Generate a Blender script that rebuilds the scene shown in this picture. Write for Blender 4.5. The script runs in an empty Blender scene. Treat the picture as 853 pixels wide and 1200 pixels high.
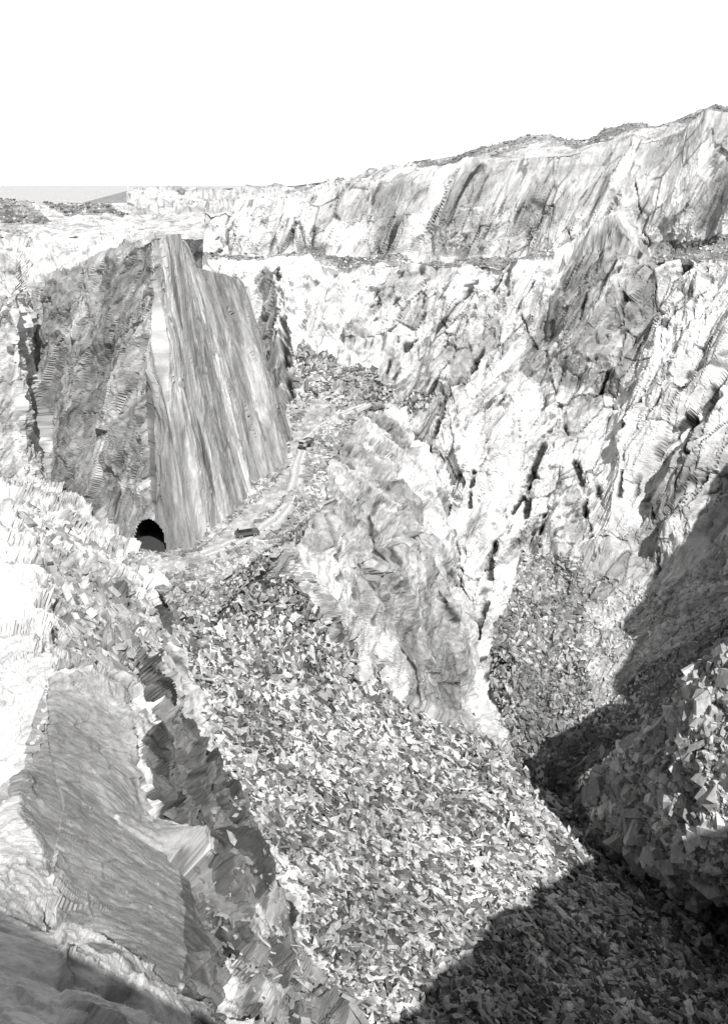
import bpy, bmesh, math, random
import numpy as np
from mathutils import Vector, Matrix
rng=np.random.default_rng(7); random.seed(7)
scn=bpy.context.scene
PITCH=math.radians(22.4); CP,SP=math.cos(PITCH),math.sin(PITCH); FP=933.0
def P(px,py,Y):
    x=(px-426.5)/FP; u=(600-py)/FP; f=CP+SP*u
    return (x/f*Y, Y, (-SP+CP*u)/f*Y)
def Pz(px,py,z):
    u=(600-py)/FP; f=CP+SP*u
    return P(px,py,z/((-SP+CP*u)/f))
# ---------- noise
def h3(ix,iy,iz,s):
    n=(ix*374761393+iy*668265263+iz*1274126177+s*974634777)&0xffffffff
    n=((n^(n>>13))*1274126177)&0xffffffff
    n=n^(n>>16)
    n=((n^(n>>11))*668265263)&0xffffffff
    n=n^(n>>15)
    return n/4294967295.0
def vnoise(p,s=0):
    f=np.floor(p); i=f.astype(np.int64); t=p-f; t=t*t*(3-2*t)
    r=0
    for a in (0,1):
        for b in (0,1):
            for c in (0,1):
                w=(t[:,0] if a else 1-t[:,0])*(t[:,1] if b else 1-t[:,1])*(t[:,2] if c else 1-t[:,2])
                r=r+w*h3(i[:,0]+a,i[:,1]+b,i[:,2]+c,s)
    return r*2-1
def fbm(p,o=4,s=0,g=.5):
    r=0;a=1
    for k in range(o):
        r=r+a*vnoise(p*(2.03**k)+k*17.3,s+k); a*=g
    return r
def sst(x,a,b):
    t=np.clip((x-a)/(b-a),0,1); return t*t*(3-2*t)
def facet(p,s=0,tilt=1.2,wd=.3):
    """angular planar-block field: tilted plane per cell, steps ramped across cell borders"""
    f=np.floor(p); i=f.astype(np.int64)
    best=np.full(len(p),1e9); sec=best.copy(); val=np.zeros(len(p)); val2=val.copy(); rnd=val.copy(); rnd2=val.copy()
    for a in (-1,0,1):
        for b in (-1,0,1):
            for c in (-1,0,1):
                X,Y,Z=i[:,0]+a,i[:,1]+b,i[:,2]+c
                dx=p[:,0]-(X+h3(X,Y,Z,s+1)); dy=p[:,1]-(Y+h3(X,Y,Z,s+2)); dz=p[:,2]-(Z+h3(X,Y,Z,s+3))
                d=dx*dx+dy*dy+dz*dz
                h=h3(X,Y,Z,s+4); r=(h*7.13)%1
                v=(h-.5)*1.6+tilt*((h3(X,Y,Z,s+5)-.5)*dx+(h3(X,Y,Z,s+6)-.5)*dy+(h3(X,Y,Z,s+7)-.5)*dz)*2
                m=d<best; m2=(~m)&(d<sec)
                val2=np.where(m,val,np.where(m2,v,val2)); rnd2=np.where(m,rnd,np.where(m2,r,rnd2)); sec=np.where(m,best,np.where(m2,d,sec))
                val=np.where(m,v,val); rnd=np.where(m,r,rnd); best=np.where(m,d,best)
    e=np.sqrt(sec)-np.sqrt(best); w=.5+.5*sst(e,0,wd); wr=.5+.5*sst(e,0,.1)
    return w*val+(1-w)*val2, e, wr*rnd+(1-wr)*rnd2
def basis(d):
    a=Vector(d).normalized(); b=a.cross(Vector((0.3,1,0))).normalized(); c=a.cross(b)
    return np.array([a,b,c])
# ---------- patches
def interp(ctrl,nu,nv,ucub=False,wu=None,wv=None):
    R,C,k=ctrl.shape
    def par(n,cnt,w):
        if w is None: w=np.ones(cnt-1)
        w=np.array(w,float); cs=np.concatenate([[0],np.cumsum(w)]); cs/=cs[-1]
        t=np.linspace(0,1,n); return np.interp(t,cs,np.arange(cnt))
    u=par(nu,C,wu); v=par(nv,R,wv)
    def lin(A,t):
        i=np.minimum(t.astype(int),len(A)-2); f=(t-i).reshape((-1,)+(1,)*(A.ndim-1))
        return A[i]*(1-f)+A[i+1]*f
    def cub(A,t):
        n=len(A); i=np.minimum(t.astype(int),n-2); f=(t-i).reshape((-1,)+(1,)*(A.ndim-1))
        p0=A[np.maximum(i-1,0)];p1=A[i];p2=A[i+1];p3=A[np.minimum(i+2,n-1)]
        return .5*(2*p1+(p2-p0)*f+(2*p0-5*p1+4*p2-p3)*f*f+(3*p1-p0-3*p2+p3)*f**3)
    G=lin(ctrl,v)
    G=np.swapaxes(G,0,1)
    G=(cub if ucub else lin)(G,u)
    return np.swapaxes(G,0,1)
def normals(V):
    du=np.gradient(V,axis=1); dv=np.gradient(V,axis=0)
    n=np.cross(du,dv); n/=np.linalg.norm(n,axis=2,keepdims=True)+1e-9
    return n
class Patch: pass
def make_patch(pts,nu,nv,d,L,A,seed,stretch=.3,ucub=False,wu=None,wv=None,octs=3,low=None,ampf=None,tilt=1.2,crk=.5,var=1.0,pre=None,d2=None,fine=1.0,dash=None,layer=None):
    R=len(pts);C=len(pts[0]); ctrl=np.zeros((R,C,5))
    for r in range(R):
        for c in range(C):
            q=pts[r][c]
            if q[0]=='w': ctrl[r,c]=[q[1],q[2],q[3],0,0]
            elif q[0]=='z': ctrl[r,c]=list(Pz(*q[1:]))+[q[1],q[2]]
            else: ctrl[r,c]=list(P(*q))+[q[0],q[1]]
    G=interp(ctrl,nu,nv,ucub,wu,wv)
    V=G[:,:,:3].copy(); n=normals(V)
    s=np.sign(np.sum(n*(-V/np.linalg.norm(V,axis=2,keepdims=True)+np.array([0,0,.8])),axis=2).mean())
    n*=s
    B=basis(d); F=V.reshape(-1,3); N=n.reshape(-1,3); gx,gy=G[:,:,3].ravel(),G[:,:,4].ravel()
    if low:
        a,l=low
        F=F+N*(a*fbm(F/l,3,seed+50))[:,None]
        lat=np.stack([fbm(F/l,2,seed+60),fbm(F/l,2,seed+61),0.6*fbm(F/l,2,seed+62)],1)
        F=F+lat*a*.4
    if pre is not None: F=F+N*pre(gx,gy)[:,None]
    S=F@B.T; S[:,0]*=stretch
    if d2 is not None:
        S2=F@basis(d2[0]).T; S2[:,0]*=d2[2]; m=d2[1](gx,gy); S=np.where(m[:,None],S2+300,S)
    S=S+ .02*L*np.stack([fbm(F/L*1.3,3,seed+70),fbm(F/L*1.3,3,seed+71),fbm(F/L*1.3,3,seed+72)],1)
    disp=0; l=L;a=A; tex=1+.3*fbm(S/(L*1.1),5,seed+40,.6)
    for k in range(octs):
        v,e,rd=facet(S/l,seed+k*10,tilt,(.2,.22,.3,.5)[k]); disp=disp+a*v
        if k in (0,1,2): tex=tex*(1+(rd-.5)*(.35,.5,.38)[k]*var)
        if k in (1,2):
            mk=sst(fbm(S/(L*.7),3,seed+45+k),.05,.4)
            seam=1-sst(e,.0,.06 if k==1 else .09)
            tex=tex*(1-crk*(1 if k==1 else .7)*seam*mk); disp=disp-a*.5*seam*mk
        l*=.38;a*=.42
    disp=disp+a*.8*fine*fbm(F/l,3,seed+90)
    tex=tex*(1+.12*fbm(S/l,3,seed+95))
    if layer is not None:
        # overlapping cleavage sheets : asymmetric saw-tooth ledges
        lm,lw,la=layer; q=(S[:,1]*.6+S[:,2]*.8)/lw+.5*fbm(S/(lw*5),3,seed+81); fr=q-np.floor(q); idq=np.floor(q).astype(np.int64)
        rq=h3(idq,idq*0,idq*0,seed+5)
        saw=np.where(fr<.8,fr/.8,(1-fr)/.2)*(.4+.9*rq); mm=lm(gx,gy)
        disp=disp+la*saw*mm; tex=tex*(1-mm*(.55*(fr>.8)-.25*(rq-.5)))
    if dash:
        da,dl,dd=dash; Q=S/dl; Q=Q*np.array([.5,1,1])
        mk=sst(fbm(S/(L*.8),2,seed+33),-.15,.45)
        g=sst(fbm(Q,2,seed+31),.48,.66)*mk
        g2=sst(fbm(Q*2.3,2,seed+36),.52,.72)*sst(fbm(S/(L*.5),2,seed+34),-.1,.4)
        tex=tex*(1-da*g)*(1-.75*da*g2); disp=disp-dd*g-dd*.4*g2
    af=np.ones(len(F)) if ampf is None else ampf(gx,gy,F)
    F=F+N*(disp*af)[:,None]
    o=Patch(); o.V=F.reshape(V.shape); o.n=n; o.S=S; o.px=G[:,:,3]; o.py=G[:,:,4]; o.nu=nu;o.nv=nv; o.sign=s
    o.tex=np.clip(tex,.08,1.7).reshape(nv,nu); o.tone=np.ones((nv,nu)); return o
def poly(px,py,pts):
    ins=np.zeros(px.shape,bool); n=len(pts); j=n-1
    for i in range(n):
        xi,yi=pts[i];xj,yj=pts[j]
        if yi!=yj:
            c=((yi>py)!=(yj>py))&(px<(xj-xi)*(py-yi)/(yj-yi)+xi); ins^=c
        j=i
    return ins
def segd(px,py,line):
    d=np.full(px.shape,1e9)
    for (x0,y0),(x1,y1) in zip(line[:-1],line[1:]):
        dx,dy=x1-x0,y1-y0; t=np.clip(((px-x0)*dx+(py-y0)*dy)/(dx*dx+dy*dy),0,1)
        d=np.minimum(d,np.hypot(px-x0-t*dx,py-y0-t*dy))
    return d
def wxy(o,amp=14,sc=16,seed=5):
    F=o.V.reshape(-1,3)
    a=fbm(F/sc,3,seed).reshape(o.px.shape)*amp; b=fbm(F/sc,3,seed+9).reshape(o.px.shape)*amp
    return o.px+a,o.py+b
def mesh_np(me,V,q):
    k=q.shape[1]
    me.vertices.add(len(V)); me.vertices.foreach_set('co',V.astype(np.float32).ravel())
    me.loops.add(q.size); me.loops.foreach_set('vertex_index',q.astype(np.int32).ravel())
    me.polygons.add(len(q)); me.polygons.foreach_set('loop_start',np.arange(0,q.size,k,dtype=np.int32))
    me.polygons.foreach_set('loop_total',np.full(len(q),k,dtype=np.int32))
    me.update(calc_edges=True); me.shade_flat()
def build(name,o,mat,keep=None):
    nv,nu=o.nv,o.nu
    idx=np.arange(nu*nv).reshape(nv,nu)
    q=np.stack([idx[:-1,:-1],idx[:-1,1:],idx[1:,1:],idx[1:,:-1]],-1).reshape(-1,4)
    if o.sign<0: q=q[:,::-1]
    if keep is not None: q=q[keep]
    me=bpy.data.meshes.new(name); V=o.V.reshape(-1,3)
    mesh_np(me,V,q)
    tone=o.tone*getattr(o,'tex',1.0)
    at=me.attributes.new('strat','FLOAT_VECTOR','POINT'); at.data.foreach_set('vector',o.S.astype(np.float32).ravel())
    at=me.attributes.new('tone','FLOAT','POINT'); at.data.foreach_set('value',tone.astype(np.float32).ravel())
    me.materials.append(mat)
    ob=bpy.data.objects.new(name,me); scn.collection.objects.link(ob); return ob
# ---------- materials
def nt(name):
    m=bpy.data.materials.new(name); m.use_nodes=True; t=m.node_tree
    b=t.nodes['Principled BSDF']; b.inputs['Roughness'].default_value=.88
    b.inputs['Specular IOR Level'].default_value=.2
    return m,t,b
def rock_mat(name,alb,s,bd,streak=.5,contrast=1.0,det=4):
    m,t,b=nt(name); N=t.nodes; Lk=t.links
    def mth(op,a,bb=None):
        n=N.new('ShaderNodeMath'); n.operation=op
        for i,x in enumerate((a,bb)):
            if x is None: continue
            if isinstance(x,(int,float)): n.inputs[i].default_value=x
            else: Lk.new(x,n.inputs[i])
        return n.outputs[0]
    def mr(x,a,bb,c,d):
        n=N.new('ShaderNodeMapRange'); Lk.new(x,n.inputs[0])
        for i,v in enumerate((a,bb,c,d)): n.inputs[i+1].default_value=v
        return n.outputs[0]
    st=N.new('ShaderNodeAttribute'); st.attribute_name='strat'
    tn=N.new('ShaderNodeAttribute'); tn.attribute_name='tone'
    def noise(sc,det,ro,vec=None):
        n=N.new('ShaderNodeTexNoise'); n.inputs['Scale'].default_value=sc; n.inputs['Detail'].default_value=det
        n.inputs['Roughness'].default_value=ro
        Lk.new(vec or st.outputs['Vector'],n.inputs['Vector']); return n.outputs[0]
    n2=noise(s,det,.72)
    c=mth('MULTIPLY',tn.outputs['Fac'],mr(n2,.3,.7,alb*(1-.42*contrast),alb*(1+.35*contrast)))
    if streak>0:
        mp=N.new('ShaderNodeMapping'); mp.inputs['Scale'].default_value=(.2,1,1); Lk.new(st.outputs['Vector'],mp.inputs[0])
        n3=noise(s*1.6,2,.6,mp.outputs[0])
        c=mth('MULTIPLY',c,mr(n3,.3,.7,1-.4*streak,1+.3*streak))
    c=mth('MINIMUM',c,.78)
    cb=N.new('ShaderNodeCombineColor')
    for i in range(3): Lk.new(c,cb.inputs[i])
    Lk.new(cb.outputs[0],b.inputs['Base Color'])
    bp=N.new('ShaderNodeBump'); bp.inputs['Strength'].default_value=.8; bp.inputs['Distance'].default_value=bd
    Lk.new(n2,bp.inputs['Height']); Lk.new(bp.outputs[0],b.inputs['Normal'])
    return m
def attr_mat(name,sc=2.5,det=3,bump=0,sq=1):
    m,t,b=nt(name); N=t.nodes;Lk=t.links
    tn=N.new('ShaderNodeAttribute'); tn.attribute_name='tone'
    tc=N.new('ShaderNodeTexCoord'); no=N.new('ShaderNodeTexNoise'); no.inputs['Scale'].default_value=sc; no.inputs['Detail'].default_value=det; no.inputs['Roughness'].default_value=.7
    if sq!=1:
        mp=N.new('ShaderNodeMapping'); mp.inputs['Rotation'].default_value=(0,math.radians(25),0); mp.inputs['Scale'].default_value=(1,1,sq); Lk.new(tc.outputs['Object'],mp.inputs[0]); Lk.new(mp.outputs[0],no.inputs['Vector'])
    else: Lk.new(tc.outputs['Object'],no.inputs['Vector'])
    r=N.new('ShaderNodeMapRange'); r.inputs[1].default_value=.3;r.inputs[2].default_value=.7;r.inputs[3].default_value=.6;r.inputs[4].default_value=1.3
    Lk.new(no.outputs[0],r.inputs[0]); mu=N.new('ShaderNodeMath'); mu.operation='MULTIPLY'
    Lk.new(r.outputs[0],mu.inputs[0]);Lk.new(tn.outputs['Fac'],mu.inputs[1])
    cb=N.new('ShaderNodeCombineColor')
    for i in range(3): Lk.new(mu.outputs[0],cb.inputs[i])
    Lk.new(cb.outputs[0],b.inputs['Base Color'])
    if bump:
        bp=N.new('ShaderNodeBump'); bp.inputs['Distance'].default_value=bump; Lk.new(no.outputs[0],bp.inputs['Height']); Lk.new(bp.outputs[0],b.inputs['Normal'])
    return m
def flat_mat(name,c,rough=.6):
    m,t,b=nt(name); N=t.nodes;Lk=t.links
    no=N.new('ShaderNodeTexNoise'); no.inputs['Scale'].default_value=4;no.inputs['Detail'].default_value=3
    tc=N.new('ShaderNodeTexCoord'); Lk.new(tc.outputs['Object'],no.inputs['Vector'])
    r=N.new('ShaderNodeMapRange'); r.inputs[3].default_value=c*.7; r.inputs[4].default_value=c*1.3; Lk.new(no.outputs[0],r.inputs[0])
    cb=N.new('ShaderNodeCombineColor')
    for i in range(3): Lk.new(r.outputs[0],cb.inputs[i])
    Lk.new(cb.outputs[0],b.inputs['Base Color']); b.inputs['Roughness'].default_value=rough
    return m
M_wall=rock_mat('slate_wall',.56,.8,.45,.15,.8)
M_tower=rock_mat('slate_buttress',.52,1.0,.3,.35,.8)
M_near=rock_mat('slate_near',.5,3.2,.12,.1,.9,7)
M_scree=rock_mat('scree_bed',.14,3,.2,0)
M_plate=rock_mat('plateau',.54,.4,.5,0)
M_stone=attr_mat('slate_stone')
M_slab=attr_mat('slate_slab',1.6,8,.15,.3)
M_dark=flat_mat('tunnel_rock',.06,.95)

# ================= far wall / right wall =================
cols=[150,230,345,430,500,600,715,780,853,1000,1200]
crest=[(150,221,430),(230,220,430),(345,215,400),(430,203,300),(500,185,290),(600,166,285),(715,157,280),(780,143,270),(853,127,262),(1000,98,245),(1200,60,220)]
rows=[(crest)]
def row(py,Ys): rows.append([(c,p,y) for c,p,y in zip(cols,py if isinstance(py,list) else [py]*11,Ys)])
row([250,246,238,218,203,187,173,158,143,115,85],[300,290,282,278,270,262,252,246,238,220,195])
row([268,296,300,300,300,300,292,292,288,285,280],[284,280,275,271,263,255,244,239,231,211,188])
row([275,306,308,308,308,308,306,306,306,306,306],[268,265,260,256,249,241,234,225,217,198,173])
row(400,[260,256,244,240,236,228,222,212,200,180,155])
row(480,[235,230,210,216,222,215,210,198,187,168,142])
row(560,[215,210,192,202,210,203,197,187,176,156,130])
row(640,[195,190,178,190,197,190,184,174,163,145,120])
row(740,[178,174,165,174,180,174,164,154,145,128,105])
row(860,[170,168,165,165,163,157,142,134,122,106,88])
row(980,[150,150,150,148,143,140,121,113,104,90,74])
row(1120,[130,130,130,128,124,120,104,99,94,81,64])
row(1300,[100,100,100,98,95,92,85,80,75,67,52])
def ampW(px,py,F):
    band=np.exp(-((py-304)/11)**2)*(1-np.exp(-((px-705)/45)**2))
    return (.25+.75*sst(py,200,290))*(1-.75*band)*(1-.6*sst(px,585,610)*sst(py,640,670)*(1-sst(px,850,870)))
PYR=[(715,193),(775,320),(745,470),(610,440)]
def preW(px,py):
    ins=poly(px,py,PYR)
    d=segd(px,py,PYR+[PYR[0]])
    h=np.where(ins,np.minimum(d*.2,8),0)
    for l,w,a in (([(560,345),(520,450),(500,600),(520,720)],42,5),([(800,345),(760,480),(720,640)],42,6),([(640,345),(600,480),(570,620)],26,3),([(335,330),(338,500)],16,5),([(880,380),(830,520),(800,640)],34,5),([(400,340),(380,420)],30,3),([(560,210),(530,270)],30,2.5),([(830,150),(800,260)],30,3)):
        dd=segd(px,py,l); h=h+a*np.clip(1-dd/w,0,1)
    return h
dW=(.42,.10,.90)
W=make_patch(rows,620,680,dW,14,3.3,100,.3,True,wu=[80,110,85,70,100,115,65,73,100,120],
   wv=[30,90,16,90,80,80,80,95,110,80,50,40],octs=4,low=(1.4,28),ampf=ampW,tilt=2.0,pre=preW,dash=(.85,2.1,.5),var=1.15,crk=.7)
px,py=wxy(W,6,9)
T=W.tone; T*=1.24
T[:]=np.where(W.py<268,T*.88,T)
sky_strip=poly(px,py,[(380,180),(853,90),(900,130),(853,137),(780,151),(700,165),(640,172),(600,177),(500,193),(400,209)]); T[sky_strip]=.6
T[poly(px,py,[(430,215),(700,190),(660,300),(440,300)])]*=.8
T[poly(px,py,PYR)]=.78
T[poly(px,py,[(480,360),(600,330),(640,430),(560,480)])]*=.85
ledge=(W.py>301)&(W.py<308)&(W.px>225)&((W.px<650)|(W.px>765)); T[ledge]=.5  # ledge rubble tone, with the step's shadow line painted in
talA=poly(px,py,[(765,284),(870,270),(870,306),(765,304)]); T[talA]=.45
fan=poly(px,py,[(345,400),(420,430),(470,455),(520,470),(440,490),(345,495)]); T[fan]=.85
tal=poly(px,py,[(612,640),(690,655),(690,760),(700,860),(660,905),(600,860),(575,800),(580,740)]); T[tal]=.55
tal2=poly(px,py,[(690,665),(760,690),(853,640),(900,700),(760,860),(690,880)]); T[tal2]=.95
T[poly(px,py,[(576,760),(596,765),(608,800),(614,848),(590,842),(576,815)])]=.08  # shaded left-facing side of the talus, painted near black
T[poly(px,py,[(700,830),(760,780),(880,700),(1100,700),(1100,1140),(853,1140),(640,1000),(640,900)])]=.4  # shadow zone of the right slope, painted darker into tone
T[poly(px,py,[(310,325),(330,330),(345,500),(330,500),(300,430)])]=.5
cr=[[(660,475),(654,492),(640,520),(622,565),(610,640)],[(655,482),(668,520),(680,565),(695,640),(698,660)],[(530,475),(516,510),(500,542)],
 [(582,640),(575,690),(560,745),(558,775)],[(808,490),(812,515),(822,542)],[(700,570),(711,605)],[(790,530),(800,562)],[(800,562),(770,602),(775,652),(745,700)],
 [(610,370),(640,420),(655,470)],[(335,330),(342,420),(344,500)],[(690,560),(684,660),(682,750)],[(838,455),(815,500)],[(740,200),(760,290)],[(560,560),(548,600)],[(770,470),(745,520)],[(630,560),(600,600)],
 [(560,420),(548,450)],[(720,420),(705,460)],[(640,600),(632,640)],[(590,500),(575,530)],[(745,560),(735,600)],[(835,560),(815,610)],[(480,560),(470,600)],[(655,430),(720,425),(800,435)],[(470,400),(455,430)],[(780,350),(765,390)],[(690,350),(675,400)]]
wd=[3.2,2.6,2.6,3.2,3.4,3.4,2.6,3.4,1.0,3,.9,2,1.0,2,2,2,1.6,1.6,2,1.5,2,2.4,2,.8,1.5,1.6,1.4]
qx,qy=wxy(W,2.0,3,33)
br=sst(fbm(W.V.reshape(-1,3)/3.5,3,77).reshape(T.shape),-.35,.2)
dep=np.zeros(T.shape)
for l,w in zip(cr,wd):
    d=segd(qx,qy,l); m=np.clip((1.25-d/(w*(.25+.9*br)))*2.5,0,1)*(.2+.8*br); T*=1-.93*m; dep+=m*1.8*w/4  # grooves carved inward, their shade also painted dark into tone
W.V-=W.n*dep[:,:,None]
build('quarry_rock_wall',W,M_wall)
# ================= boulder mound (right) =================
def nearer(r,k=.94): return [(a,b,c*k) for a,b,c in r]
Mo=make_patch([nearer(r) for r in [
 [(1100,640,118),(1000,690,122),(853,770,128),(780,840,132),(720,890,134),(685,935,134)],
 [(1100,600,96),(1000,655,102),(853,755,110),(785,826,115),(722,886,121),(688,934,125)],
 [(1100,850,76),(1000,850,84),(853,890,93),(790,925,102),(735,945,112),(692,955,120)],
 [(1100,1000,68),(1000,1000,76),(853,1010,88),(780,1000,102),(728,985,113),(694,975,119)],
 [(1100,1100,76),(1000,1100,84),(853,1060,96),(780,1040,108),(728,1010,118),(694,990,123)]]],150,130,(.4,.1,.9),7,1.0,330,.5,True,wv=[25,150,110,50],octs=3,low=(1.5,12))
Mo.tone[:]=.6
mpx,mpy=wxy(Mo,5,5)
Mo.tone[poly(mpx,mpy,[(780,818),(853,745),(870,790),(800,848)])]=1.2  # sunlit slab, its brightness painted into tone
build('spoil_mound',Mo,M_near)
# ================= central rock rib =================
R0=[('z',262,672,-56.4),('z',290,658,-56.4),('z',335,624,-56.4),('z',374,587,-56.4),('z',382,542,-56.4),('z',398,512,-56.4),('z',430,487,-57),('z',470,470,-58)]
R1=[(274,690,111),(306,690,117.5),(362,685,130.5),(418,665,142),(455,640,151),(484,612,169),(508,590,193),(545,560,216)]
R2=[(284,712,113),(332,732,121),(395,770,131),(455,805,139),(515,840,147),(562,872,154),(590,870,168),(620,860,178)]
R3=[(300,750,124),(360,785,133),(420,815,143),(480,845,149),(530,885,155),(575,910,160),(600,900,172),(630,890,185)]
def preE(px,py):
    h=0
    for l,w,a in (([(405,500),(470,600),(520,740),(555,860)],26,2.4),([(380,590),(430,700),(470,800)],22,2.2),([(330,650),(380,740)],16,2)):
        h=h+a*np.clip(1-segd(px,py,l)/w,0,1)
    return h
E=make_patch([R0,R1,R2,R3],260,240,(.3,-.1,.9),13,1.9,200,.28,False,wu=[30,50,50,50,50,50,50],wv=[90,120,40],octs=4,low=(.4,16),tilt=2.1,pre=preE,var=1.3,dash=(.6,2.0,.3),fine=.6)
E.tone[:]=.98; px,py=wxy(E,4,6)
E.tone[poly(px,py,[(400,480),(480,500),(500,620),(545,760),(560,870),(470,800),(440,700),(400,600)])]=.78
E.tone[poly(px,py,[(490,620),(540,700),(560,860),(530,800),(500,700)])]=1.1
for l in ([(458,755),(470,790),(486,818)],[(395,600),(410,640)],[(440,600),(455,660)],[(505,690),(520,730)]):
    E.tone*=1-.85*np.clip(1.4-segd(px,py,l)/2.2,0,1)  # crack shade on the rib painted into tone only
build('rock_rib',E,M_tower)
# ================= shelf with road =================
inn=[(130,640),(190,648),(235,634),(262,600),(290,572),(318,545),(325,520),(335,488),(345,455)]
out=[(192,700),(225,685),(264,674),(292,659),(337,626),(376,589),(384,544),(400,514),(432,490)]
bank=[]
for i,(a,b) in enumerate(out):
    x,y,z=Pz(a,b,-56.2); k=max(0,1-i/2.5)
    bank.append(('w',x+3.5*k,y-2.5*k+(1-k)*1.5,z-4-3*k))
Sh=make_patch([[('z',a,b,-56) for a,b in inn],[('z',a,b,-56.2) for a,b in out],bank],240,110,(1,0,0),2.5,.16,300,1,False,wv=[80,30],octs=2,low=(.25,8))
Sh.tone[:]=.95; Sh.tone[82:]=.6
build('quarry_floor',Sh,M_near)
# ================= buttress (tower) =================
c=[
 [(-500,262,232),(-500,380,150),(-480,470,148),(-470,570,138)],
 [(-120,262,235),(-120,365,150),(-110,470,146),(-100,570,132)],
 [(-10,262,238),(-4,345,152),(2,450,148),(12,570,142)],
 [(20,262,242),(18,342,150),(24,450,147),(36,575,141)],
 [(40,262,242),(34,340,170),(46,450,164),(60,575,150)],
 [(95,262,244),(98,318,161),(112,450,150),(114,615,133)],
 [(150,264,246),(154,292,152),(178,440,136),(176,655,119.5)],
 [(172,274,240),(178,279,147),(194,460,132),(224,650,119)],
 [(222,296,200),(212,273,158),(240,440,148),(272,606,134)],
 [(240,332,225),(231,314,172),(268,440,164),(304,580,150)],
 [(264,340,225),(272,326,186),(304,430,173),(338,548,161)],
 [(288,350,222),(290,335,205),(314,430,198),(347,530,190)]]
rowsC=[[c[j][i] for j in range(12)] for i in range(4)]
low=[]
for q in rowsC[3]:
    x,y,z=P(*q); low.append(('w',x,y-2,z-14))
rowsC.append(low)
def ampC(px,py,F):
    return (1-.62*sst(px,180,205))*(1-.65*sst(-abs(px-172),-55,-35)*sst(py,570,600))*sst(py,262,300)
C=make_patch(rowsC,470,360,(.16,-.42,-.89),9,1.4,400,.18,False,wu=[60,60,40,25,75,60,30,40,45,45,30],wv=[60,150,170,14],octs=4,low=(.5,14),ampf=ampC,tilt=1.8,
  d2=((.6,.05,.8),lambda x,y:x<182,.4),dash=(.6,1.6,.22),fine=.6)
px,py=wxy(C,3,7)
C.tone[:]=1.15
C.tone[poly(px,py,[(34,336),(98,314),(158,286),(176,281),(194,460),(224,650),(170,660),(60,580),(44,450)])]=.66  # light and shade of the buttress faces painted into tone, left face dark
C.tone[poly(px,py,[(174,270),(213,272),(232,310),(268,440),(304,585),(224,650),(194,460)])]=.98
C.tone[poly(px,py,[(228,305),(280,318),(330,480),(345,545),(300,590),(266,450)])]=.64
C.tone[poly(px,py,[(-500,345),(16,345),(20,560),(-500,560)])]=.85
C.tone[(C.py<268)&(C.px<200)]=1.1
TX,TY,TZ=P(173,648,119.5)
cen=(C.V[:-1,:-1]+C.V[1:,1:])*.5
lx=cen[...,0]-TX; lz=cen[...,2]-TZ
wn=.25*fbm(cen.reshape(-1,3)/.8,2,9).reshape(lx.shape)
HW,HH=3.0,4.6
arch=((np.abs(lx)/HW)**2.2+(np.clip(lz,0,9)/HH)**2.2+wn*.4<1)&(lz>-.8)&(cen[...,1]<TY+14)
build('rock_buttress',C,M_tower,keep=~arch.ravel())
Vf=C.V.reshape(-1,3); near=Vf[(abs(Vf[:,0]-TX)<6)&(Vf[:,2]>TZ-3)&(Vf[:,2]<TZ+8)&(Vf[:,1]<TY+15)]
verts=[];faces=[];ns=22
for k in range(9):
    for j in range(ns):
        a=math.pi*j/(ns-1); x=TX+math.cos(a)*(HW+.5)*(1+.05*random.uniform(-1,1)); z=TZ-.5+math.sin(a)*(HH+.9)*(1+.05*random.uniform(-1,1))
        if k==0:
            i=np.argmin((near[:,0]-x)**2+(near[:,2]-z)**2); verts.append((x,near[i,1]+.15,z))
        else: verts.append((x+.3*k,max(verts[j][1],TY)+k*2.2,z+random.uniform(-.1,.1)))
for k in range(8):
    for j in range(ns-1): faces.append((k*ns+j,k*ns+j+1,(k+1)*ns+j+1,(k+1)*ns+j))
    faces.append((k*ns,(k+1)*ns,(k+1)*ns+ns-1,k*ns+ns-1))
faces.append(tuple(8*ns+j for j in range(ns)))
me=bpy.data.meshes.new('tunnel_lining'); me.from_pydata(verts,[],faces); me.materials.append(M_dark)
tun=bpy.data.objects.new('tunnel_entrance',None); scn.collection.objects.link(tun)
ob=bpy.data.objects.new('lining',me); scn.collection.objects.link(ob); ob.parent=tun
# ================= foreground left crag =================
Fr=[
 [(-500,560,112),(-120,560,120),(20,560,138),(60,568,149),(112,612,132),(165,655,119)],
 [(-500,640,85),(-120,640,85),(0,640,86),(80,655,92),(145,690,97),(180,712,98)],
 [(-500,740,60),(-120,740,60),(0,740,62),(62,770,60),(130,745,72),(186,768,79)],
 [(-500,790,50),(-120,800,50),(0,800,50),(60,792,46),(140,812,48),(192,840,62)],
 [(-500,900,38),(-120,900,38),(0,900,38),(34,890,36),(166,868,44),(226,890,57)],
 [(-500,1000,28),(-120,1000,28),(0,975,29),(12,965,29),(182,945,40),(278,940,51)],
 [(-500,1080,20),(-120,1080,20),(0,1060,21),(85,1075,22.5),(236,1025,35),(296,1040,42)],
 [(-500,1150,15),(-120,1150,15),(0,1140,15),(190,1165,18),(262,1110,29),(328,1110,36)],
 [(-500,1260,10),(-120,1260,10),(0,1260,10),(200,1260,14),(266,1200,22),(398,1210,27)],
 [(-500,1500,6),(-120,1500,6),(0,1500,6),(200,1500,8),(300,1500,12),(500,1400,16)]]
for r in Fr:
    x,y,z=P(*r[-1]); r.append(('w',x+5,y+.5,z-16))
FACE=[(60,795),(140,812),(166,868),(182,945),(236,1025),(262,1110),(200,1165),(85,1075),(12,965)]
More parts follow.
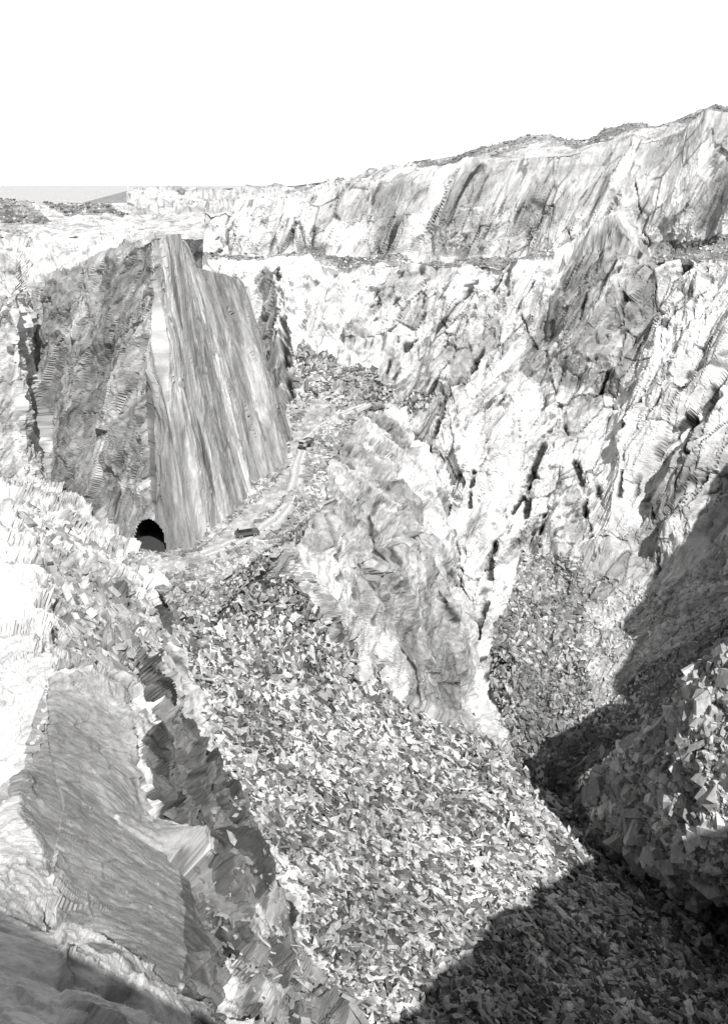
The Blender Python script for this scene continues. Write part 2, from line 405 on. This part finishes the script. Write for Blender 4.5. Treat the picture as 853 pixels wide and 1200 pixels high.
def ampF(px,py,F):
    d=np.linalg.norm(F,axis=1); a=np.clip(d/60,.3,1.3)
    face=sst(segd(px,py,FACE+[FACE[0]]),0,22)*poly(px,py,FACE)
    a=a*(1-.8*face)
    a=np.where((py>760)&(px<60)&(px!=0),a*.5,a)
    a=a*(1+.3*sst(px,190,215))
    return a
CREV=[(150,760),(195,765),(300,920),(320,1060),(400,1180),(400,1240),(300,1240),(266,1110),(240,1025),(186,945),(170,868)]
def layF(px,py):
    face=poly(px,py,FACE); return np.where(poly(px,py,CREV),1.0,np.where((px==0)&(py==0),.8,np.where(face,.25,np.where((px>60)&(py<790),.5,.12))))
Fp=make_patch(Fr,540,620,(-.35,.1,.9),5.0,1.1,500,.35,False,wu=[30,80,60,120,110,80],wv=[70,90,50,90,80,80,80,70,40],octs=4,low=(.4,10),ampf=ampF,tilt=1.9,var=1.2,crk=.7,dash=(.6,.8,.1),layer=(layF,1.5,.8),fine=.6)
px,py=wxy(Fp,3,5)
Fp.tone[:]=1.5  # sunlit terrace brightness painted into tone
fc=poly(px,py,FACE); Fp.tone[fc]=.84; Fp.tex[fc]=.5+.5*Fp.tex[fc]  # shade of the steep block face painted darker into tone
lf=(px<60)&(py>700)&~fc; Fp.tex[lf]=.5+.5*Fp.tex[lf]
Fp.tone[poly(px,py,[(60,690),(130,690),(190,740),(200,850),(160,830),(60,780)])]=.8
Fp.tone[poly(px,py,CREV)]=.36  # crevice shade painted dark into tone, likewise the drop below
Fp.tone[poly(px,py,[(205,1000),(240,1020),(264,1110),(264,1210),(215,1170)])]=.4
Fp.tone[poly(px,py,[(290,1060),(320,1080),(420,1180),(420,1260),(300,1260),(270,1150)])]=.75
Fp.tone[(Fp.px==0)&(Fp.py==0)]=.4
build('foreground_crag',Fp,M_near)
# ================= scree slope =================
top=[(-10,135,-67),(-14,123,-62.5),(-20,115,-60),(-28,103,-58),(-21,72,-57),(-13,45,-51),(-10,33,-47),(-8,20,-41),(-4,0,-35)]
toe=[(20,180,-122),(27,163,-120),(27,153,-120.5),(40,130,-120),(49,117,-120),(61,96,-119),(80,65,-118),(95,30,-118),(100,0,-118)]
sag=[6,6,6,3,1,0,0,0,0]
rowsS=[]
for t in (-.12,0,.33,.66,1.0,1.12):
    r_=[]
    for a,b,sg in zip(top,toe,sag):
        p=[a[i]+(b[i]-a[i])*t for i in range(3)]
        if t<0: p[2]=a[2]-.8
        p[2]-=sg*math.sin(math.pi*min(max(t,0),1))
        r_.append(('w',*p))
    rowsS.append(r_)
S=make_patch(rowsS,330,330,(0,0,1),3,.25,600,1,True,octs=2,low=(.8,18))
S.tone[:]=.8
build('scree_slope',S,M_scree)
# ================= stone scattering =================
BOX=np.array([[-1,-1,-1],[1,-1,-1],[1,1,-1],[-1,1,-1],[-1,-1,1],[1,-1,1],[1,1,1],[-1,1,1]],float)*.5
BF=np.array([[0,3,2,1],[4,5,6,7],[0,1,5,4],[1,2,6,5],[2,3,7,6],[3,0,4,7]])
bm=bmesh.new(); bmesh.ops.create_icosphere(bm,subdivisions=1,radius=.5)
IV=np.array([v.co[:] for v in bm.verts]); IF=np.array([[v.index for v in f.verts] for f in bm.faces]); bm.free()
def scatter(name,o,mask,sizef,cover,lo,hi,thick=(.15,.45),sv=.5,lift=.1,tilt=.45,maxn=60000,ico=False,nb=None,tb=None,jit=.17,shear=.6,mat=None):
    V=o.V; a=V[:-1,:-1];b=V[:-1,1:];cc=V[1:,:-1];d=V[1:,1:]
    area=np.linalg.norm(np.cross(b-a,cc-a),axis=2)
    m=mask[:-1,:-1]
    cent=(a+d)/2; sz=sizef(cent)
    w=(area*m/sz**2).ravel(); n=int(min(maxn,cover*w.sum()))
    ii=rng.choice(len(w),n,p=w/w.sum()); r,cl=np.unravel_index(ii,area.shape)
    u=rng.random((n,1));v=rng.random((n,1))
    pos=V[r,cl]*(1-u)*(1-v)+V[r,cl+1]*u*(1-v)+V[r+1,cl]*(1-u)*v+V[r+1,cl+1]*u*v
    s=sz[r,cl]*np.exp(rng.normal(0,sv,n)).clip(.3,2.8)
    nn=(o.n[r,cl] if nb is None else np.array(nb)[None])+rng.normal(0,tilt,(n,3)); nn/=np.linalg.norm(nn,axis=1,keepdims=True)
    t=rng.normal(0,1 if tb is None else .2,(n,3))+(0 if tb is None else np.array(tb)[None]); t-=nn*np.sum(t*nn,1,keepdims=True); t/=np.linalg.norm(t,axis=1,keepdims=True)
    bt=np.cross(nn,t)
    dims=np.stack([s*rng.uniform(.8,1.6 if tb is None else 2.6,n),s*rng.uniform(.5,1.0,n),s*rng.uniform(*thick,n)],1)
    TV,TF=(IV,IF) if ico else (BOX,BF); nvt=len(TV)
    B=TV[None]+rng.uniform(-jit,jit,(n,nvt,3))
    if not ico:
        B[:,4:,:2]*=rng.uniform(.6,1.0,(n,1,1))
        sh=rng.uniform(-shear,shear,n); B[:,:,0]+=sh[:,None]*B[:,:,1]
    B=B*dims[:,None,:]
    Wd=B[:,:,0:1]*t[:,None]+B[:,:,1:2]*bt[:,None]+B[:,:,2:3]*nn[:,None]+(pos+o.n[r,cl]*(lift*s)[:,None])[:,None]
    q=(TF[None]+nvt*np.arange(n)[:,None,None]).reshape(-1,TF.shape[1])
    me=bpy.data.meshes.new(name); mesh_np(me,Wd.reshape(-1,3),q)
    big=sst(fbm(pos/7,3,21),-.7,.7)*.5+.75
    tone=np.repeat((lo+(hi-lo)*rng.random(n)**1.3)*big,nvt)
    at=me.attributes.new('tone','FLOAT','POINT'); at.data.foreach_set('value',tone.astype(np.float32))
    me.materials.append(mat or M_stone)
    ob=bpy.data.objects.new(name,me); scn.collection.objects.link(ob); print(name,n); return ob
dist=lambda c: np.linalg.norm(c,axis=2)
vis=(S.V[...,1]>18)&(S.V[...,0]>-40)&(S.V[...,2]<-28)
rowi=np.repeat(np.arange(S.nv)[:,None],S.nu,1); vis&=rowi>S.nv*.2
scatter('scree_stones',S,vis,lambda c:(dist(c)*.0040).clip(.18,1.0),1.3,.08,.8,thick=(.08,.4),sv=.6,tilt=.55,maxn=150000,lift=.25)
scatter('talus_rubble',W,tal|fan,lambda c:dist(c)*.003,1.0,.15,.6,thick=(.2,.5),maxn=30000)
scatter('talus_fan_rubble',W,tal2,lambda c:dist(c)*.0024,.35,.35,.7,thick=(.2,.5),maxn=12000)
scatter('bench_rubble',W,talA|ledge,lambda c:dist(c)*.002,.35,.15,.6,thick=(.3,.7),maxn=9000,ico=True)
scatter('skyline_rubble',W,sky_strip,lambda c:dist(c)*.0018,.2,.2,.5,thick=(.3,.7),maxn=9000,ico=True)
mm=(Mo.py>755)
scatter('boulder_pile',Mo,mm,lambda c:dist(c)*.0075,.75,.35,.8,thick=(.3,.65),sv=.6,maxn=7000,tilt=.5,jit=.12,shear=.3,mat=M_slab)
scatter('boulder_pile_rubble',Mo,mm,lambda c:dist(c)*.0034,1.0,.2,.75,thick=(.25,.6),maxn=22000,tilt=.6)
scatter('valley_rubble',W,(W.py>850)&(W.px>600)&(W.px<1000),lambda c:dist(c)*.0045,1.0,.12,.4,thick=(.2,.6),maxn=14000)
shm=np.ones((Sh.nv,Sh.nu),bool); shm[22:46,:]=False
scatter('shelf_rubble',Sh,shm,lambda c:dist(c)*.003,.8,.2,.65,thick=(.3,.6),maxn=9000)
scatter('crag_slabs',Fp,poly(Fp.px,Fp.py,[(20,600),(110,640),(180,712),(186,768),(150,800),(62,770),(40,700)]),lambda c:dist(c)*.005,.25,.3,.62,thick=(.2,.5),sv=.5,maxn=2500,nb=(.5,-.4,.7),tb=(-.45,.1,.9),tilt=.3,jit=.1,lift=-.05,shear=.3,mat=M_slab)
scatter('crevice_rubble',Fp,poly(Fp.px,Fp.py,[(186,950),(290,940),(330,1110),(398,1210),(300,1230),(262,1110),(236,1025)]),lambda c:dist(c)*.006,.12,.15,.5,thick=(.15,.4),sv=.5,maxn=1500,tilt=.3,mat=M_slab)
# ================= road =================
rp=[(236,650),(268,638),(300,625),(325,608),(341,587),(348,562),(351,538),(360,516),(377,498),(402,484),(434,472)]
rw=np.array([Pz(a,b,-55.62) for a,b in rp])
t=np.linspace(0,len(rp)-1,140)
cx=np.interp(t,range(len(rp)),rw[:,0]);cy=np.interp(t,range(len(rp)),rw[:,1])
k=np.ones(9)/9; cxs=np.convolve(np.pad(cx,4,'edge'),k,'valid');cys=np.convolve(np.pad(cy,4,'edge'),k,'valid')
tx=np.gradient(cxs);ty=np.gradient(cys);l=np.hypot(tx,ty);nx,ny=ty/l,-tx/l
nw=15; vv=np.linspace(-1,1,nw)
Rd=Patch(); Rd.nu=nw;Rd.nv=140
hw=1.6+.25*np.sin(np.arange(140)*.21)+.3*fbm(np.c_[np.arange(140)/4,np.zeros(140),np.zeros(140)],3,88)
Vr=np.zeros((140,nw,3)); Vr[...,0]=cxs[:,None]+nx[:,None]*vv*hw[:,None]; Vr[...,1]=cys[:,None]+ny[:,None]*vv*hw[:,None]
rut=-.12*np.exp(-((abs(vv)-.45)/.14)**2)
Vr[...,2]=-55.65+rut[None]-.4*(abs(vv)>.95)[None]
Vr[...,2]+=(.09*fbm(Vr.reshape(-1,3)/1.2,3,3)).reshape(140,nw)
Rd.V=Vr; Rd.S=Vr.reshape(-1,3).copy(); Rd.tone=np.tile(np.where(abs(abs(vv)-.45)<.17,1.3,.95),(140,1)); Rd.sign=1
build('dirt_road',Rd,M_near)
# ================= left rubble hill + plateau =================
xs=[-500,-200,-60,0,40,62,110,146,175,240]
H=make_patch([[(x,280,215) for x in xs],
 [(x,y,250) for x,y in zip(xs,[262,258,256,262,268,262,258,264,262,262])],
 [(x,y,268) for x,y in zip(xs,[232,230,232,236,239,244,241,253,256,252])],
 [(x,y,300) for x,y in zip(xs,[234,232,236,240,243,247,245,252,252,250])],
 [(x,240,340) for x in xs]],260,110,(1,0,0),5,.5,700,1,True,wv=[20,30,10,10],octs=3,low=(.5,15))
H.tone[:]=1.0; px,py=wxy(H,3,12)
hd=poly(px,py,[(-500,225),(30,230),(60,258),(30,278),(-40,278),(-500,278)])|poly(px,py,[(50,238),(115,236),(150,254),(80,252)])
H.tone[hd]=.5
build('rubble_hill',H,M_plate)
scatter('hill_rubble',H,hd,lambda c:dist(c)*.0026,.8,.1,.5,thick=(.3,.7),maxn=9000,ico=True)
# ================= near rim cliff + surrounding plateau =================
rim=[(-190,200,-6),(-170,120,-4),(-120,60,-2.5),(-40,23.5,-1.8),(-9.5,4.7,-1.7),(-4.7,2.2,-1.7),(-.6,.1,-1.7),(3,-1.8,-1.7),(8,-4,-1.6),(17,-5,-.6),(18.7,-4,0),(45,11,0),(79,24,0),(85,36,0),(82,53,0),(88,90,1),(101,130,2),(122,165,8),(146,192,18)]  # unseen rim, outline shaped to cast shadow into the pit
rimA=np.array(rim,float)
seg=np.linalg.norm(np.diff(rimA,axis=0),axis=1);cs=np.concatenate([[0],np.cumsum(seg)])
nk=420; tt=np.linspace(0,cs[-1],nk); rr=np.stack([np.interp(tt,cs,rimA[:,i]) for i in range(3)],1)
rough=np.stack([fbm(rr/6,4,801),fbm(rr/6,4,802),.4*fbm(rr/6,4,803)],1)*np.clip(np.linalg.norm(rr[:,:2],axis=1)/20-.3,0,1.6)[:,None]
rr+=rough
tg=np.gradient(rr,axis=0); outw=np.stack([tg[:,1],-tg[:,0],0*tg[:,0]],1); outw/=np.linalg.norm(outw,axis=1,keepdims=True)+1e-9
K=Patch();K.nu=nk;K.nv=60
Vk=np.zeros((60,nk,3))
for i in range(60):
    dz=(i/59)*125; Vk[i]=rr+outw*(.02*dz)+np.array([0,0,-dz])
fk=Vk.reshape(-1,3); v,e,_=facet(fk/np.array([5,5,14]),850); Vk=(fk+np.tile(outw,(60,1))*((v+1.2)*np.clip(np.tile(np.linalg.norm(rr,axis=1),60)/40,0,1.2)*np.clip(np.repeat(np.arange(60),nk)/6,0,1))[:,None]).reshape(60,nk,3)
K.V=Vk;K.S=Vk.reshape(-1,3).copy();K.tone=np.full((60,nk),.8);K.sign=1
build('near_cliff',K,M_wall)
ringin=[tuple(p) for p in rr[::4]]+[tuple(rr[-1])]
cw=[P(*q) for q in crest[::-1]]
ringin+= [(p[0],p[1],p[2]-1.0) for p in cw]+[P(62,247,300),P(-60,236,300),P(-500,234,300)]
ri=np.array(ringin); cen0=np.array([0,110.])
dirv=ri[:,:2]-cen0; dirv/=np.linalg.norm(dirv,axis=1,keepdims=True)
NR=36; Vg=np.zeros((NR,len(ri)+1,3)); ric=np.vstack([ri,ri[:1]]); dc=np.vstack([dirv,dirv[:1]])
for i in range(NR):
    r=0 if i==0 else 4*(1.26**(i-1))
    Vg[i,:,:2]=ric[:,:2]+dc*r; f=math.exp(-r/120)
    Vg[i,:,2]=ric[:,2]*f+(-14-r*.0006)*(1-f)
    if i>0: Vg[i,:,2]+=fbm(np.c_[Vg[i,:,:2]/70,np.zeros(len(ric))],4,900)*min(2.5,r*.02)
Gd=Patch();Gd.nu=Vg.shape[1];Gd.nv=NR;Gd.V=Vg;Gd.S=Vg.reshape(-1,3).copy();Gd.tone=np.ones((NR,Gd.nu));Gd.sign=-1
build('plateau_ground',Gd,M_plate)
# ================= vehicles =================
def part(parent,name,size,loc,mat,bev=.05,taper=None):
    bm=bmesh.new(); bmesh.ops.create_cube(bm,size=1)
    for v in bm.verts:
        v.co.x*=size[0];v.co.y*=size[1];v.co.z*=size[2]
        if taper and v.co.z>0: v.co.x*=taper[0]; v.co.y*=taper[1]; v.co.x+=taper[2] if len(taper)>2 else 0
    bmesh.ops.bevel(bm,geom=list(bm.edges),offset=bev,segments=2,affect='EDGES')
    me=bpy.data.meshes.new(name); bm.to_mesh(me);bm.free(); me.materials.append(mat)
    o=bpy.data.objects.new(name,me); o.location=loc; scn.collection.objects.link(o); o.parent=parent; return o
def wheel(parent,name,r,w,loc,mat,hub):
    bm=bmesh.new(); bmesh.ops.create_cone(bm,cap_ends=True,segments=24,radius1=r,radius2=r,depth=w,matrix=Matrix.Rotation(math.pi/2,4,'X'))
    n0=len(bm.faces)
    bmesh.ops.create_cone(bm,cap_ends=True,segments=16,radius1=r*.5,radius2=r*.5,depth=w*1.06,matrix=Matrix.Rotation(math.pi/2,4,'X'))
    me=bpy.data.meshes.new(name)
    bm.faces.ensure_lookup_table()
    for f in bm.faces[n0:]: f.material_index=1
    bm.to_mesh(me);bm.free(); me.materials.append(mat);me.materials.append(hub)
    o=bpy.data.objects.new(name,me);o.location=loc;scn.collection.objects.link(o);o.parent=parent
m_tyre=flat_mat('tyre',.03,.9);m_hub=flat_mat('hub',.3,.5);m_paint=flat_mat('dark_paint',.12,.4);m_glass=flat_mat('glass',.04,.1);m_light=flat_mat('light_paint',.55,.45);m_steel=flat_mat('steel',.2,.6)
car=bpy.data.objects.new('parked_car',None);scn.collection.objects.link(car)
part(car,'body',(4.5,1.85,.7),(0,0,.8),m_paint,.12)
part(car,'cabin',(2.9,1.65,.72),(-.5,0,1.45),m_glass,.08,(.82,.86))
part(car,'roof',(2.35,1.45,.08),(-.5,0,1.84),m_light,.03)
for sx in (-1,1): part(car,'bumper',(.18,1.8,.25),(sx*2.3,0,.55),m_steel,.04)
for sy in (-1,1):
    part(car,'pillar',(.1,.06,.7),(-.5,sy*.79,1.46),m_paint,.02); part(car,'headlamp',(.06,.3,.18),(2.26,sy*.6,.9),m_light,.02)
i=0
for sx in (-1.4,1.4):
    for sy in (-.85,.85): i+=1; wheel(car,'wheel_%d'%i,.38,.26,(sx,sy,.38),m_tyre,m_hub)
car.location=Pz(290,628,-55.65); car.rotation_euler=(0,0,math.radians(22)); car.scale=(.88,)*3
tr=bpy.data.objects.new('dump_truck',None);scn.collection.objects.link(tr)
part(tr,'chassis',(5.6,1.0,.3),(0,0,.85),m_steel,.04)
part(tr,'cab',(1.5,2.1,1.5),(2.1,0,1.75),m_light,.1,(.85,.92,-.08))
part(tr,'windscreen',(.06,1.7,.6),(2.82,0,2.05),m_glass,.02)
part(tr,'grille',(.1,1.4,.5),(2.88,0,1.25),m_paint,.03)
for sy in (-1,1): part(tr,'side_window',(.8,.05,.5),(2.1,sy*1.03,2.1),m_glass,.02)
part(tr,'bed_floor',(3.7,2.2,.15),(-.9,0,1.2),m_paint,.03)
for sy in (-1,1): part(tr,'bed_side',(3.7,.1,.9),(-.9,sy*1.1,1.7),m_paint,.03)
part(tr,'headboard',(.1,2.2,1.1),(.98,0,1.8),m_paint,.03); part(tr,'tailgate',(.1,2.1,.8),(-2.76,0,1.65),m_paint,.03)
part(tr,'load',(3.4,2.0,.6),(-.9,0,1.8),m_hub,.25,(.6,.6))
i=0
for sx in (-2,-1,2.0):
    for sy in (-.95,.95): i+=1; wheel(tr,'wheel_%d'%i,.5,.38,(sx,sy,.5),m_tyre,m_hub)
tr.location=Pz(359,524,-55.6); tr.rotation_euler=(0,0,math.radians(-115)); tr.scale=(.8,)*3
bm=bmesh.new()
vs=[bm.verts.new(v) for v in [(0,-.22,0),(.05,0,.03),(0,.2,0),(-.05,0,.03),(0,0,-.05),(.45,.06,.12),(.22,-.02,.1),(-.45,.06,.12),(-.22,-.02,.1),(.2,.12,.08),(-.2,.12,.08),(.06,.3,0),(-.06,.3,0)]]
for f in [(0,1,3),(1,2,3),(0,4,1),(1,4,2),(2,4,3),(3,4,0),(1,6,9),(6,5,9),(3,10,8),(8,10,7),(2,11,12)]: bm.faces.new([vs[i] for i in f])
me=bpy.data.meshes.new('bird');bm.to_mesh(me);bm.free();me.materials.append(m_paint)
bd=bpy.data.objects.new('bird',me);scn.collection.objects.link(bd);bd.location=P(35,194,160)
# ================= light, sky, camera =================
sv=Vector((.2,-.6,.77)).normalized()
sun=bpy.data.lights.new('sun','SUN');sun.energy=5;sun.angle=math.radians(.5);sun.color=(1,.99,.97)
so=bpy.data.objects.new('sun',sun);scn.collection.objects.link(so);so.rotation_euler=sv.to_track_quat('Z','Y').to_euler()
w=bpy.data.worlds.new('World');scn.world=w;w.use_nodes=True;t=w.node_tree;bg=t.nodes['Background']
sk=t.nodes.new('ShaderNodeTexSky');sk.sky_type='NISHITA';sk.sun_disc=False;sk.sun_elevation=math.asin(sv.z);sk.sun_rotation=math.atan2(sv.x,sv.y)
bw=t.nodes.new('ShaderNodeRGBToBW');t.links.new(sk.outputs[0],bw.inputs[0])
# bright haze low on the horizon added to the clear sky
tc=t.nodes.new('ShaderNodeTexCoord');sx=t.nodes.new('ShaderNodeSeparateXYZ');t.links.new(tc.outputs['Generated'],sx.inputs[0])
mr=t.nodes.new('ShaderNodeMapRange');mr.interpolation_type='SMOOTHSTEP';t.links.new(sx.outputs['Z'],mr.inputs[0])
for i,v in enumerate((.2,.42,8.5,0)): mr.inputs[i+1].default_value=v
ad=t.nodes.new('ShaderNodeMath');ad.operation='ADD';t.links.new(bw.outputs[0],ad.inputs[0]);t.links.new(mr.outputs[0],ad.inputs[1])
t.links.new(ad.outputs[0],bg.inputs[0]);bg.inputs[1].default_value=.11
cam=bpy.data.cameras.new('camera');co=bpy.data.objects.new('camera',cam);scn.collection.objects.link(co)
cam.sensor_fit='VERTICAL';cam.sensor_height=36;cam.lens=28;cam.clip_end=20000;cam.clip_start=.1
co.rotation_euler=(math.radians(90)-PITCH,0,0);scn.camera=co
scn.view_settings.view_transform='Standard';scn.view_settings.look='None';scn.view_settings.exposure=0
